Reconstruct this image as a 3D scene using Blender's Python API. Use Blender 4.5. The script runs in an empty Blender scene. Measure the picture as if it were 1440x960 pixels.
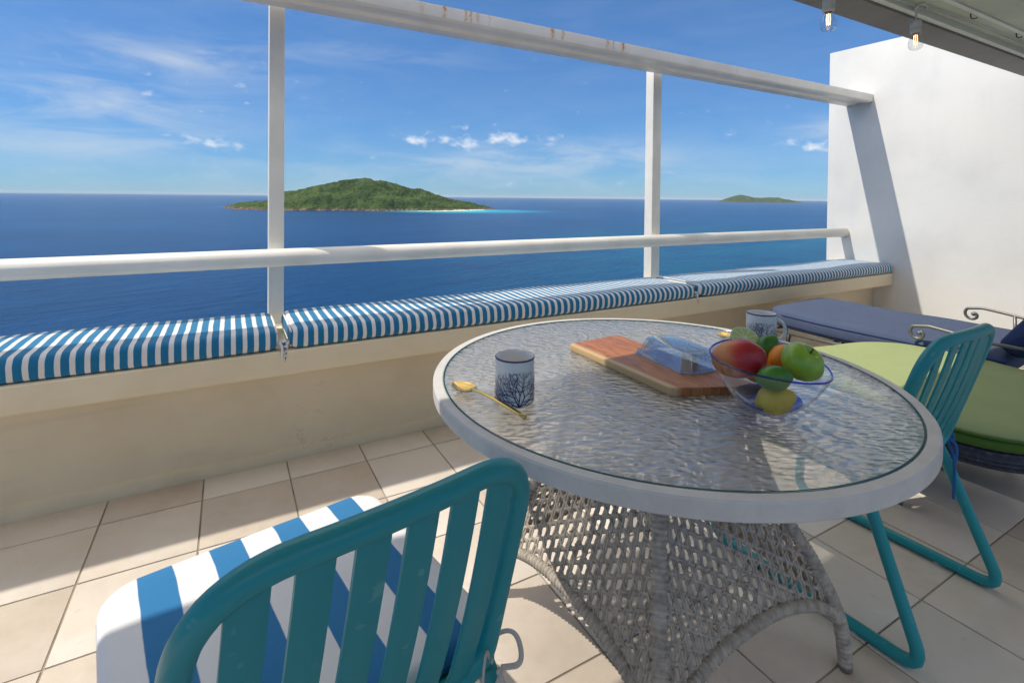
import bpy, bmesh, math, random
from math import sin, cos, tan, pi, radians, sqrt, atan2
from mathutils import Vector, Matrix, noise
random.seed(7)
SC = bpy.context.scene
COL = SC.collection

# ------------------------------------------------------------------ camera
cd = bpy.data.cameras.new('camera')
cam = bpy.data.objects.new('camera', cd); COL.objects.link(cam)
FPX, YAW, PIT, ROLL, PX, PY = 712.62, radians(29.196), radians(.763), radians(.5846), 719.7, 286.93
fw = Vector((sin(YAW)*cos(PIT), cos(YAW)*cos(PIT), -sin(PIT)))
r0 = Vector((cos(YAW), -sin(YAW), 0)); u0 = r0.cross(fw)
rr = r0*cos(ROLL)+u0*sin(ROLL); uu = -r0*sin(ROLL)+u0*cos(ROLL)
m3 = Matrix((rr, uu, -fw)).transposed()
cam.matrix_world = Matrix.Translation((0, 0, 1.22)) @ m3.to_4x4()
cd.sensor_fit = 'HORIZONTAL'; cd.sensor_width = 36; cd.lens = 36*FPX/1440
cd.shift_x = (720-PX)/1440; cd.shift_y = -(480-PY)/1440
cd.clip_start = .02; cd.clip_end = 300000
SC.camera = cam

# ------------------------------------------------------------------ sun and sky
SUNV = Vector((-.636, .212, 1)).normalized()          # towards the sun
SUN_EL = math.asin(SUNV.z); SUN_AZ = atan2(SUNV.x, SUNV.y)
sl = bpy.data.lights.new('sun', 'SUN'); sl.energy = 2.0; sl.angle = radians(.6); sl.color = (1, .94, .84)
so = bpy.data.objects.new('sun', sl); COL.objects.link(so)
so.rotation_euler = SUNV.to_track_quat('Z', 'Y').to_euler()
SC.view_settings.view_transform = 'Standard'; SC.view_settings.look = 'None'
SC.view_settings.exposure = .96; SC.view_settings.gamma = 1
SC.cycles.max_bounces = 10; SC.cycles.transparent_max_bounces = 16
SC.cycles.transmission_bounces = 8; SC.cycles.diffuse_bounces = 5; SC.cycles.glossy_bounces = 4
SC.cycles.caustics_reflective = False; SC.cycles.caustics_refractive = False
SC.cycles.sample_clamp_indirect = 6
SC.cycles.use_denoising = True


class NT:
    """tiny helper for node trees"""
    def __init__(s, nt): s.nt = nt
    def n(s, t, **k):
        a = s.nt.nodes.new(t)
        for q, v in k.items(): setattr(a, q, v)
        return a
    def link(s, a, b): s.nt.links.new(a, b)
    def put(s, sock, v):
        if isinstance(v, (int, float)): sock.default_value = v
        elif isinstance(v, (tuple, list, Vector)):
            sock.default_value = tuple(v)+(1,) if (len(v) == 3 and sock.type == 'RGBA') else tuple(v)
        else: s.link(v, sock)
    def m(s, op, a, b=0., c=0., clamp=False):
        k = s.n('ShaderNodeMath', operation=op, use_clamp=clamp)
        for i, v in enumerate((a, b, c)): s.put(k.inputs[i], v)
        return k.outputs[0]
    def mix(s, f, a, b, bt='MIX'):
        k = s.n('ShaderNodeMix', data_type='RGBA', blend_type=bt)
        s.put(k.inputs['Factor'], f); s.put(k.inputs[6], a); s.put(k.inputs[7], b)
        return k.outputs[2]
    def ramp(s, f, pts, interp='LINEAR'):
        k = s.n('ShaderNodeValToRGB'); e = k.color_ramp; e.interpolation = interp
        while len(e.elements) < len(pts): e.elements.new(.5)
        for el, (p, c) in zip(e.elements, pts):
            el.position = p; el.color = tuple(c)+(1,) if len(c) == 3 else c
        s.put(k.inputs[0], f); return k.outputs[0]
    def noise(s, vec, scale, detail=4, rough=.55, dist=0.):
        k = s.n('ShaderNodeTexNoise'); s.put(k.inputs['Scale'], scale); s.put(k.inputs['Detail'], detail)
        s.put(k.inputs['Roughness'], rough); s.put(k.inputs['Distortion'], dist)
        if vec is not None: s.link(vec, k.inputs['Vector'])
        return k.outputs[0]
    def vor(s, vec, scale, feat='F1'):
        k = s.n('ShaderNodeTexVoronoi', feature=feat); s.put(k.inputs['Scale'], scale)
        if vec is not None: s.link(vec, k.inputs['Vector'])
        return k.outputs[0]
    def xyz(s, v):
        k = s.n('ShaderNodeSeparateXYZ'); s.link(v, k.inputs[0]); return k.outputs
    def comb(s, x, y, z):
        k = s.n('ShaderNodeCombineXYZ')
        for i, v in enumerate((x, y, z)): s.put(k.inputs[i], v)
        return k.outputs[0]
    def smooth(s, v, a, b):
        k = s.n('ShaderNodeMapRange', interpolation_type='SMOOTHSTEP')
        s.put(k.inputs[0], v); k.inputs[1].default_value = a; k.inputs[2].default_value = b
        return k.outputs[0]
    def coord(s, which='Object'):
        return s.n('ShaderNodeTexCoord').outputs[which]
    def bump(s, h, strength=.3, dist=.01, normal=None):
        k = s.n('ShaderNodeBump'); s.put(k.inputs['Strength'], strength); s.put(k.inputs['Distance'], dist)
        s.link(h, k.inputs['Height'])
        if normal is not None: s.link(normal, k.inputs['Normal'])
        return k.outputs[0]


# world: daylight sky with thin clouds, plus an added fill cloud overhead
W = bpy.data.worlds.new('World'); SC.world = W; W.use_nodes = True
wt = NT(W.node_tree); bg = W.node_tree.nodes['Background']
sky = wt.n('ShaderNodeTexSky', sky_type='NISHITA', sun_disc=False)
sky.sun_elevation = SUN_EL; sky.sun_rotation = SUN_AZ; sky.altitude = 80
sky.air_density = 1.0; sky.dust_density = .05; sky.ozone_density = 1.6
dv = wt.xyz(wt.coord('Generated'))
az = wt.m('ARCTAN2', dv[0], dv[1]); el = wt.m('ARCSINE', dv[2])
DEG = pi/180
def blob(a0, e0, wa, we):
    x = wt.m('DIVIDE', wt.m('SUBTRACT', az, a0*DEG), wa*DEG); y = wt.m('DIVIDE', wt.m('SUBTRACT', el, e0*DEG), we*DEG)
    q = wt.m('ADD', wt.m('MULTIPLY', x, x), wt.m('MULTIPLY', y, y))
    return wt.m('EXPONENT', wt.m('MULTIPLY', q, -1.))
def total(L):
    a = L[0]
    for b in L[1:]: a = wt.m('ADD', a, b)
    return a
ca = wt.comb(az, wt.m('MULTIPLY', el, 4.2), 3.1)
n_str = wt.noise(ca, 5.4, 7, .60, .5)
cb = wt.comb(az, wt.m('MULTIPLY', el, 1.55), 7.7)
n_cum = wt.noise(cb, 30, 6, .56, .1)
cirrus_m = total([blob(-12, 7.0, 11, 3.4), blob(-2, 12.8, 8, 1.6), blob(34, 4.6, 11, 1.7),
                  blob(4, 21, 9, 2), wt.m('MULTIPLY', blob(14, 15.2, 8, 1.0), .45), blob(62, 7, 5, 1.0), wt.m('MULTIPLY', blob(20, 2.8, 40, 2.2), .5), .10])
cirrus = wt.m('MULTIPLY', wt.smooth(n_str, .30, .74), cirrus_m, clamp=True)
cum_m = total([blob(-1.5, 4.9, 3.0, .8), wt.m('MULTIPLY', blob(26, 6.4, 7.5, 1.0), 1.05), blob(18.5, 6.2, 1.5, .4), blob(60, 5, 3, .8), blob(28, 1.4, 2, .5), .04])
cum = wt.smooth(wt.m('ADD', wt.m('MULTIPLY', cum_m, .27), wt.m('MULTIPLY', n_cum, 1.)), .62, .98)
cum = wt.m('MULTIPLY', cum, wt.smooth(el, .0, .05)); cum = wt.m('MULTIPLY', cum, wt.smooth(el, .30, .16))
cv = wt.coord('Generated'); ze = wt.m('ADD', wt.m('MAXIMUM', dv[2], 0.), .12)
fill_cloud = wt.noise(wt.comb(wt.m('DIVIDE', dv[0], ze), wt.m('DIVIDE', wt.m('MULTIPLY', dv[1], .45), ze), 2.), 1.5, 6, .6, .6)
fill_cloud = wt.m('MULTIPLY', wt.smooth(fill_cloud, .34, .66), wt.smooth(dv[2], .35, .60))      # bright warm high cloud, added mostly above the view to fill the shade
gm = wt.n('ShaderNodeGamma'); wt.link(wt.mix(1., sky.outputs[0], (.27, .445, .665), 'MULTIPLY'), gm.inputs[0]); gm.inputs[1].default_value = .70
base = wt.mix(1., gm.outputs[0], (.70, .93, 1.16), 'MULTIPLY')
skyc = wt.mix(wt.m('MULTIPLY', fill_cloud, .88), base, (10.8, 9.9, 8.6))
skyc = wt.mix(wt.m('MULTIPLY', cirrus, .62), skyc, (2.9, 3.2, 3.5))
skyc = wt.mix(wt.m('MULTIPLY', cum, .80), skyc, (3.9, 4.05, 4.25))
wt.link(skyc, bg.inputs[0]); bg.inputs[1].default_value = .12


# ------------------------------------------------------------------ materials
MATS = {}
def mat(name, base=(.8, .8, .8), rough=.6, spec=.5, metal=0., build=None, **k):
    M = bpy.data.materials.new(name); M.use_nodes = True
    t = NT(M.node_tree); b = M.node_tree.nodes['Principled BSDF']
    b.inputs['Base Color'].default_value = tuple(base)+(1,)
    b.inputs['Roughness'].default_value = rough; b.inputs['Metallic'].default_value = metal
    b.inputs['Specular IOR Level'].default_value = spec
    for q, v in k.items(): b.inputs[q.replace('_', ' ')].default_value = v
    if build: build(t, b)
    MATS[name] = M; return M

def plaster(col, stain=.12, bump=.25, scale=3.):
    def f(t, b):
        o = t.coord('Object')
        n1 = t.noise(o, scale, 6, .6); n2 = t.noise(o, 60, 3, .5); n3 = t.noise(o, scale*.35, 3, .5)
        v = t.m('ADD', t.m('MULTIPLY', n1, .6), t.m('MULTIPLY', n3, .4))
        dark = tuple(c*(1-stain*2.2) for c in col)
        c = t.ramp(v, [(.32, dark), (.52, col), (.7, tuple(min(1, x*1.04) for x in col))])
        px = t.xyz(o)
        drip = t.noise(t.comb(t.m('MULTIPLY', px[0], 7.), t.m('MULTIPLY', px[1], 7.), t.m('MULTIPLY', px[2], .6)), 1.6, 5, .6)
        c = t.mix(t.m('MULTIPLY', t.smooth(drip, .55, .78), stain*1.6), c, tuple(x*.62 for x in col))
        ck = t.noise(o, 1.1, 8, .68, .4)
        line = t.m('MULTIPLY', t.smooth(t.m('ABSOLUTE', t.m('SUBTRACT', ck, .47)), .0035, .0008), t.smooth(n3, .50, .58))
        c = t.mix(t.m('MULTIPLY', line, .5), c, tuple(x*.5 for x in col))
        t.link(c, b.inputs['Base Color'])
        t.link(t.bump(t.m('ADD', n2, t.m('MULTIPLY', n1, 2.)), bump, .004), b.inputs['Normal'])
    return f
mat('wall_white', rough=.8, build=plaster((.76, .745, .70), .06, .16, 1.6))
def parapet(t, b):
    o = t.coord('Object'); p = t.xyz(t.n('ShaderNodeNewGeometry').outputs['Position'])
    n1 = t.noise(o, 2.2, 6, .6); n2 = t.noise(o, 70, 3)
    st = t.noise(t.comb(t.m('MULTIPLY', p[0], .5), p[1], t.m('MULTIPLY', p[2], 7.)), 3., 6, .62)
    c = t.ramp(n1, [(.3, (.70, .585, .395)), (.5, (.76, .645, .45)), (.75, (.79, .68, .49))])
    c = t.mix(t.m('MULTIPLY', t.smooth(st, .56, .74), .14), c, (.46, .40, .30))
    low = t.m('MULTIPLY', t.smooth(t.m('ADD', p[2], t.m('MULTIPLY', t.noise(o, 5, 5), .12)), .12, .03), .28)
    c = t.mix(low, c, (.38, .35, .27))                       # grime along the foot of the wall
    cr = t.noise(t.comb(p[0], p[1], t.m('MULTIPLY', p[2], 2.6)), 1.7, 7, .65)
    crack = t.m('MULTIPLY', t.smooth(t.m('ABSOLUTE', t.m('SUBTRACT', cr, .5)), .005, .001), .28)
    c = t.mix(t.m('MULTIPLY', crack, t.smooth(n1, .52, .62)), c, (.25, .21, .15))
    t.link(c, b.inputs['Base Color'])
    t.link(t.bump(t.m('ADD', n2, t.m('MULTIPLY', n1, 3.)), .3, .004), b.inputs['Normal'])
mat('parapet', rough=.85, build=parapet)
RUST = [(.882, .012, .35), (1.009, .010, .95), (1.134, .008, .8), (1.164, .007, .9), (1.207, .011, .6), (1.28, .006, .35), (1.703, .011, 1.), (1.781, .010, .7),
        (2.131, .011, .7), (2.178, .008, .55), (2.262, .014, 1.), (3.4, .008, .2), (-.2, .01, .5)]
def frame_white(t, b):
    p = t.xyz(t.n('ShaderNodeNewGeometry').outputs['Position']); o = t.n('ShaderNodeNewGeometry').outputs['Position']
    n1 = t.noise(o, 4, 5)
    c = t.ramp(n1, [(.3, (.70, .67, .60)), (.6, (.80, .775, .71))])
    xw = t.m('ADD', p[0], t.m('MULTIPLY', t.m('SUBTRACT', t.noise(o, 40, 3), .5), .03))
    tot = None
    for x, w, a in RUST:
        d = t.m('DIVIDE', t.m('SUBTRACT', xw, x), w)
        g = t.m('MULTIPLY', t.m('EXPONENT', t.m('MULTIPLY', t.m('MULTIPLY', d, d), -1.)), a)
        tot = g if tot is None else t.m('ADD', tot, g)
    front = t.smooth(p[1], 2.60, 2.575)
    hi = t.smooth(p[2], 2.165, 2.20)
    f = t.m('MULTIPLY', t.m('MULTIPLY', tot, t.m('MULTIPLY', front, hi)), t.smooth(t.noise(o, 55, 4), .30, .55), clamp=True)
    c = t.mix(f, c, t.mix(t.smooth(t.noise(o, 90, 2), .4, .6), (.78, .38, .06), (.42, .14, .02)))
    t.link(c, b.inputs['Base Color'])
    t.link(t.bump(t.noise(o, 45, 4), .12, .004), b.inputs['Normal'])
mat('frame_white', rough=.42, build=frame_white)
def tile_m(t, b):
    o = t.coord('Object'); rnd = t.n('ShaderNodeObjectInfo').outputs['Random']
    g = t.n('ShaderNodeNewGeometry').outputs['Position']
    n1 = t.noise(g, 3.2, 6, .62); n2 = t.noise(g, 22, 4, .6); n3 = t.noise(g, 120, 2)
    v = t.m('ADD', t.m('ADD', t.m('MULTIPLY', n1, .55), t.m('MULTIPLY', n2, .22)), t.m('MULTIPLY', rnd, .30))
    c = t.ramp(v, [(.28, (.50, .42, .335)), (.5, (.61, .53, .44)), (.72, (.685, .625, .545))])
    c = t.mix(t.m('MULTIPLY', t.smooth(n2, .60, .75), .30), c, (.42, .34, .27))
    c = t.mix(t.m('MULTIPLY', t.smooth(t.noise(g, 1.3, 6, .7), .52, .72), .22), c, (.44, .37, .30))
    t.link(c, b.inputs['Base Color'])
    t.link(t.ramp(n2, [(.3, (.30,)*3), (.7, (.46,)*3)]), b.inputs['Roughness'])
    t.link(t.bump(t.m('ADD', t.m('MULTIPLY', n2, 2), n3), .10, .003), b.inputs['Normal'])
mat('tile', rough=.4, build=tile_m)
def grout(t, b):
    o = t.coord('Object')
    t.link(t.ramp(t.noise(o, 9, 6), [(.3, (.22, .185, .14)), (.7, (.37, .32, .255))]), b.inputs['Base Color'])
    t.link(t.bump(t.noise(o, 300, 3), .4, .002), b.inputs['Normal'])
mat('grout', rough=.9, build=grout)
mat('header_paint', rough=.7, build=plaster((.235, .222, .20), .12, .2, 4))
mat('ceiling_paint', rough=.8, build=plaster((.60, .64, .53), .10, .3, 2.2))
mat('trim_paint', rough=.6, build=plaster((.72, .75, .66), .06, .1, 3))

def stripes(period, frac, blue, white, axis=0, off=0., wob=.0012):
    def f(t, b):
        o = t.coord('Object'); p = t.xyz(o)
        x = t.m('ADD', p[axis], t.m('MULTIPLY', t.m('SUBTRACT', t.noise(o, 9, 2), .5), wob*6))
        fr = t.m('FRACT', t.m('DIVIDE', t.m('ADD', x, off+50*period), period))
        e = .02
        msk = t.m('MULTIPLY', t.smooth(fr, 0, e), t.smooth(fr, frac, frac-e))
        weave = t.noise(o, 420, 2)
        bl = t.mix(t.m('MULTIPLY', weave, .35), blue, tuple(c*.72 for c in blue))
        wh = t.mix(t.m('MULTIPLY', t.noise(o, 14, 5), .35), white, tuple(c*.86 for c in white))
        t.link(t.mix(msk, wh, bl), b.inputs['Base Color'])
        h = t.m('ADD', t.m('MULTIPLY', weave, .3), t.noise(o, 12, 4, .5))
        t.link(t.bump(h, .3, .006), b.inputs['Normal'])
        b.inputs['Sheen Weight'].default_value = .15
    return f
BLUE = (.014, .170, .335); WHITE = (.78, .765, .745)
mat('bench_stripe', rough=.85, spec=.2, build=stripes(.0425, .62, BLUE, (.72, .70, .67)))
mat('seat_stripe', rough=.85, spec=.2, build=stripes(.122, .5, (.028, .185, .40), WHITE, 0, .0915))
mat('piping_white', (.74, .72, .69), .85, .2)
mat('piping_blue', (.02, .09, .26), .8, .2)
mat('tie_blue', rough=.85, spec=.2, build=stripes(.02, .6, BLUE, WHITE, 2))
mat('tie_blue_plain', (.03, .13, .38), .85, .2)
mat('tie_grey', (.50, .46, .40), .85, .2)
def fabric(col, s=300, wr=6, puck=0):
    def f(t, b):
        o = t.coord('Object'); wv = t.noise(o, s, 2); big = t.noise(o, wr, 5, .55)
        c = t.mix(t.m('MULTIPLY', wv, .5), tuple(min(1, x*1.12) for x in col), tuple(x*.75 for x in col))
        c = t.mix(t.m('MULTIPLY', t.smooth(big, .4, .75), .25), c, tuple(x*.8 for x in col))
        t.link(c, b.inputs['Base Color'])
        t.link(t.bump(t.m('ADD', t.m('MULTIPLY', wv, .25), t.m('MULTIPLY', big, 1.6)), .45, .016), b.inputs['Normal'])
    return f
mat('slate_fabric', rough=.9, spec=.15, build=fabric((.072, .094, .155)))
mat('navy_fabric', rough=.9, spec=.15, build=fabric((.035, .05, .125)))
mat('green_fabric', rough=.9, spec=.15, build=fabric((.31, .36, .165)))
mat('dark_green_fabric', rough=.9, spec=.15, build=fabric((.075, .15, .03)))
def teal(t, b):
    o = t.coord('Object'); n = t.noise(o, 30, 5)
    t.link(t.mix(t.smooth(n, .66, .72), (.010, .255, .275), (.07, .32, .33)), b.inputs['Base Color'])
    t.link(t.bump(t.noise(o, 220, 3), .08, .001), b.inputs['Normal'])
mat('teal_paint', rough=.38, spec=.5, build=teal)
def wicker(col):
    def f(t, b):
        o = t.coord('Object'); n = t.noise(o, 45, 4); n2 = t.noise(o, 260, 2)
        t.link(t.ramp(n, [(.3, tuple(c*.62 for c in col)), (.55, col), (.75, tuple(min(1, c*1.25) for c in col))]), b.inputs['Base Color'])
        t.link(t.bump(n2, .3, .001), b.inputs['Normal'])
    return f
mat('wicker_grey', rough=.65, spec=.3, build=wicker((.42, .365, .30)))
def wicker_navy(t, b):
    o = t.coord('Object'); p = t.xyz(o)
    a = t.m('SINE', t.m('MULTIPLY', t.m('ADD', p[2], t.m('MULTIPLY', t.noise(o, 18, 2), .006)), 420))
    n = t.noise(o, 60, 5)
    t.link(t.ramp(n, [(.3, (.016, .02, .035)), (.62, (.035, .042, .065)), (.72, (.14, .14, .15))]), b.inputs['Base Color'])
    t.link(t.bump(t.m('ADD', a, n), .5, .003), b.inputs['Normal'])
mat('wicker_navy', rough=.6, spec=.4, build=wicker_navy)
mat('iron_grey', (.20, .19, .175), .45, .5, .6)
mat('iron_dark', (.025, .025, .03), .5, .5, .2)
def rim_paint(t, b):
    o = t.coord('Object'); n = t.noise(o, 14, 6, .65); n2 = t.noise(o, 50, 5, .7)
    c = t.ramp(n, [(.3, (.53, .505, .46)), (.6, (.63, .60, .55))])
    c = t.mix(t.m('MULTIPLY', t.smooth(n2, .68, .76), .5), c, (.34, .30, .25))
    t.link(c, b.inputs['Base Color']); t.link(t.bump(n2, .06, .002), b.inputs['Normal'])
mat('rim_paint', rough=.45, build=rim_paint)

def mix_shader(name, build):
    M = bpy.data.materials.new(name); M.use_nodes = True; M.node_tree.nodes.remove(M.node_tree.nodes['Principled BSDF'])
    t = NT(M.node_tree); out = M.node_tree.nodes['Material Output']; t.link(build(t), out.inputs[0]); MATS[name] = M
def add_sh(t, f, a, b):
    k = t.n('ShaderNodeMixShader'); t.put(k.inputs[0], f); t.link(a, k.inputs[1]); t.link(b, k.inputs[2]); return k.outputs[0]
def schlick(t, normal=None, f0=.04):
    k = t.n('ShaderNodeLayerWeight'); k.inputs[0].default_value = .5
    if normal is not None: t.link(normal, k.inputs['Normal'])
    return t.m('ADD', t.m('MULTIPLY', t.m('POWER', k.outputs['Facing'], 5.), 1-f0), f0, clamp=True)
def pebble_glass(t):
    o = t.coord('Object'); p = t.xyz(o)
    w = t.noise(o, 6, 2)
    v = t.comb(t.m('ADD', t.m('MULTIPLY', t.m('SUBTRACT', t.m('MULTIPLY', p[0], .85), t.m('MULTIPLY', p[1], .5)), .75), t.m('MULTIPLY', w, .06)), t.m('ADD', t.m('MULTIPLY', t.m('ADD', t.m('MULTIPLY', p[1], .85), t.m('MULTIPLY', p[0], .5)), 1.35), t.m('MULTIPLY', w, .05)), 0.)
    k = t.n('ShaderNodeTexVoronoi', feature='SMOOTH_F1'); k.inputs['Scale'].default_value = 60; k.inputs['Smoothness'].default_value = .55; k.inputs['Randomness'].default_value = 1
    t.link(v, k.inputs['Vector'])
    h = t.m('ADD', t.m('MULTIPLY', k.outputs[0], 1.), t.m('MULTIPLY', t.noise(v, 34, 2), .7))
    n1 = t.bump(h, .55, .0068); n2 = t.bump(h, .9, .020)
    tr = t.n('ShaderNodeBsdfTransparent'); tr.inputs[0].default_value = (.98, 1., .99, 1)
    rf = t.n('ShaderNodeBsdfRefraction'); rf.inputs['IOR'].default_value = 1.22; rf.inputs['Roughness'].default_value = .34
    rf.inputs[0].default_value = (.95, .975, .97, 1); t.link(n2, rf.inputs['Normal'])
    gl = t.n('ShaderNodeBsdfGlossy'); gl.inputs['Roughness'].default_value = .24; t.link(n1, gl.inputs['Normal'])
    fr = schlick(t, n1, .06)
    f = t.m('ADD', t.m('MULTIPLY', fr, 1.2), t.m('MULTIPLY', t.smooth(h, .50, 1.15), .12), clamp=True)
    tl = t.n('ShaderNodeBsdfTranslucent'); tl.inputs[0].default_value = (.92, .95, .94, 1); t.link(n1, tl.inputs['Normal'])
    df = t.n('ShaderNodeBsdfDiffuse'); df.inputs[0].default_value = (.88, .88, .84, 1); t.link(n2, df.inputs['Normal'])
    body = add_sh(t, .35, add_sh(t, .50, tr.outputs[0], rf.outputs[0]), add_sh(t, .50, tl.outputs[0], df.outputs[0]))
    return add_sh(t, f, body, gl.outputs[0])
mix_shader('pebble_glass', pebble_glass)
def thin_glass(col, edge=None, base=.05, rough=.02):
    def f(t):
        tr = t.n('ShaderNodeBsdfTransparent'); tr.inputs[0].default_value = tuple(col)+(1,)
        gl = t.n('ShaderNodeBsdfGlossy'); gl.inputs['Roughness'].default_value = rough
        fac = t.m('ADD', schlick(t), base, clamp=True)
        return add_sh(t, fac, tr.outputs[0], gl.outputs[0])
    return f
mix_shader('clear_glass', thin_glass((.90, .92, .965), base=.08, rough=.10))
mix_shader('bulb_glass', thin_glass((.95, .95, .93), base=.06))
mix_shader('blue_glass', thin_glass((.14, .22, .80), base=.04))
mix_shader('cobalt_glass', thin_glass((.03, .09, .62), base=.06))
mix_shader('dish_glass', thin_glass((.82, .88, .94), base=.14, rough=.06))
def frosty(t):
    o = t.coord('Object'); n = t.bump(t.noise(o, 55, 4), .45, .004)
    tr = t.n('ShaderNodeBsdfTransparent'); tr.inputs[0].default_value = (.92, .95, .98, 1)
    df = t.n('ShaderNodeBsdfDiffuse'); df.inputs[0].default_value = (.72, .76, .80, 1); t.link(n, df.inputs['Normal'])
    gl = t.n('ShaderNodeBsdfGlossy'); gl.inputs['Roughness'].default_value = .08; t.link(n, gl.inputs['Normal'])
    return add_sh(t, .18, add_sh(t, t.m('MULTIPLY', t.smooth(t.noise(o, 26, 4), .35, .65), .38), tr.outputs[0], df.outputs[0]), gl.outputs[0])
mix_shader('frosty_glass', frosty)
def teal_edge(t):
    tr = t.n('ShaderNodeBsdfTransparent'); tr.inputs[0].default_value = (.06, .30, .30, 1)
    df = t.n('ShaderNodeBsdfDiffuse'); df.inputs[0].default_value = (.015, .12, .125, 1)
    gl = t.n('ShaderNodeBsdfGlossy'); gl.inputs['Roughness'].default_value = .1
    return add_sh(t, .12, add_sh(t, .6, tr.outputs[0], df.outputs[0]), gl.outputs[0])
mix_shader('glass_edge', teal_edge)
mat('ceramic', (.86, .82, .76), .18, .5)
mat('ink_blue', (.022, .028, .11), .3, .5)
mat('ink_teal', (.03, .22, .27), .3, .5)
mat('gold', (.72, .50, .16), .26, .5, 1.)
def wood(t, b):
    o = t.coord('Object'); p = t.xyz(o)
    d = t.noise(o, 5, 3)
    v = t.comb(t.m('MULTIPLY', p[0], 9), t.m('MULTIPLY', p[1], 1.3), p[2])
    n = t.noise(v, 9, 7, .62, .9); fine = t.noise(t.comb(t.m('MULTIPLY', p[0], 40), t.m('MULTIPLY', p[1], 2), p[2]), 14, 4)
    c = t.ramp(n, [(.32, (.20, .060, .014)), (.5, (.42, .145, .032)), (.68, (.54, .22, .07))])
    c = t.mix(t.m('MULTIPLY', fine, .4), c, (.20, .06, .016))
    edge = t.smooth(p[0], -.078, -.094)                         # pale sapwood along one long side
    c = t.mix(edge, c, (.55, .36, .17))
    c = t.mix(t.m('MULTIPLY', t.smooth(t.vor(o, 9), .10, .02), .7), c, (.10, .03, .01))
    t.link(c, b.inputs['Base Color']); t.link(t.bump(fine, .12, .001), b.inputs['Normal'])
mat('board_wood', rough=.42, build=wood)
def fruit(c1, c2, c3=None, scale=18, axis=None, pore=.15):
    def f(t, b):
        o = t.coord('Object'); n = t.noise(o, scale, 5, .6)
        if axis is None: v = n
        else:
            p = t.xyz(o); v = t.m('ADD', t.m('MULTIPLY', p[axis[0]], axis[1]), t.m('ADD', t.m('MULTIPLY', n, .5), axis[2]))
        pts = [(.32, c1), (.62, c2)] + ([(.8, c3)] if c3 else [])
        c = t.ramp(v, pts)
        sp = t.smooth(t.vor(o, 260), .16, .05)
        c = t.mix(t.m('MULTIPLY', sp, .25), c, tuple(min(1, x*1.5+.05) for x in c2))
        t.link(c, b.inputs['Base Color']); t.link(t.bump(t.noise(o, 330, 2), pore, .0012), b.inputs['Normal'])
    return f
mat('apple_skin', rough=.28, build=fruit((.20, .36, .022), (.33, .52, .05), scale=14, pore=.03))
mat('lime_skin', rough=.38, build=fruit((.022, .13, .010), (.07, .25, .02), (.16, .33, .04), 16))
mat('lemon_skin', rough=.4, build=fruit((.80, .50, .02), (.88, .62, .05), scale=16))
mat('orange_skin', rough=.42, build=fruit((.85, .25, .012), (.90, .33, .02), scale=16))
mat('mango_skin', rough=.36, build=fruit((.70, .24, .06), (.56, .035, .03), (.42, .016, .022), 12, (0, 9., .25), .04))
mat('stem_brown', (.09, .055, .025), .8)
def lime_flesh(t, b):
    p = t.xyz(t.coord('Object'))
    r = t.m('SQRT', t.m('ADD', t.m('MULTIPLY', p[0], p[0]), t.m('MULTIPLY', p[1], p[1])))
    a = t.m('ARCTAN2', p[1], p[0])
    seg = t.m('ABSOLUTE', t.m('SINE', t.m('MULTIPLY', a, 4.5)))
    w = t.m('MULTIPLY', seg, t.m('MULTIPLY', r, 60.))
    mem = t.smooth(w, .32, .08)
    rind = t.smooth(r, .0265, .0285)
    c = t.mix(t.noise(t.coord('Object'), 160, 3), (.40, .50, .16), (.52, .60, .28))
    c = t.mix(t.m('MAXIMUM', mem, rind), c, (.66, .70, .47))
    t.link(c, b.inputs['Base Color']); b.inputs['Subsurface Weight'].default_value = .0
mat('lime_flesh', rough=.25, build=lime_flesh)
mat('socket_grey', (.60, .60, .56), .6)
M = mat('filament', (1, .6, .3), .5); b = M.node_tree.nodes['Principled BSDF']
b.inputs['Emission Color'].default_value = (1, .50, .22, 1); b.inputs['Emission Strength'].default_value = 3.0

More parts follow.
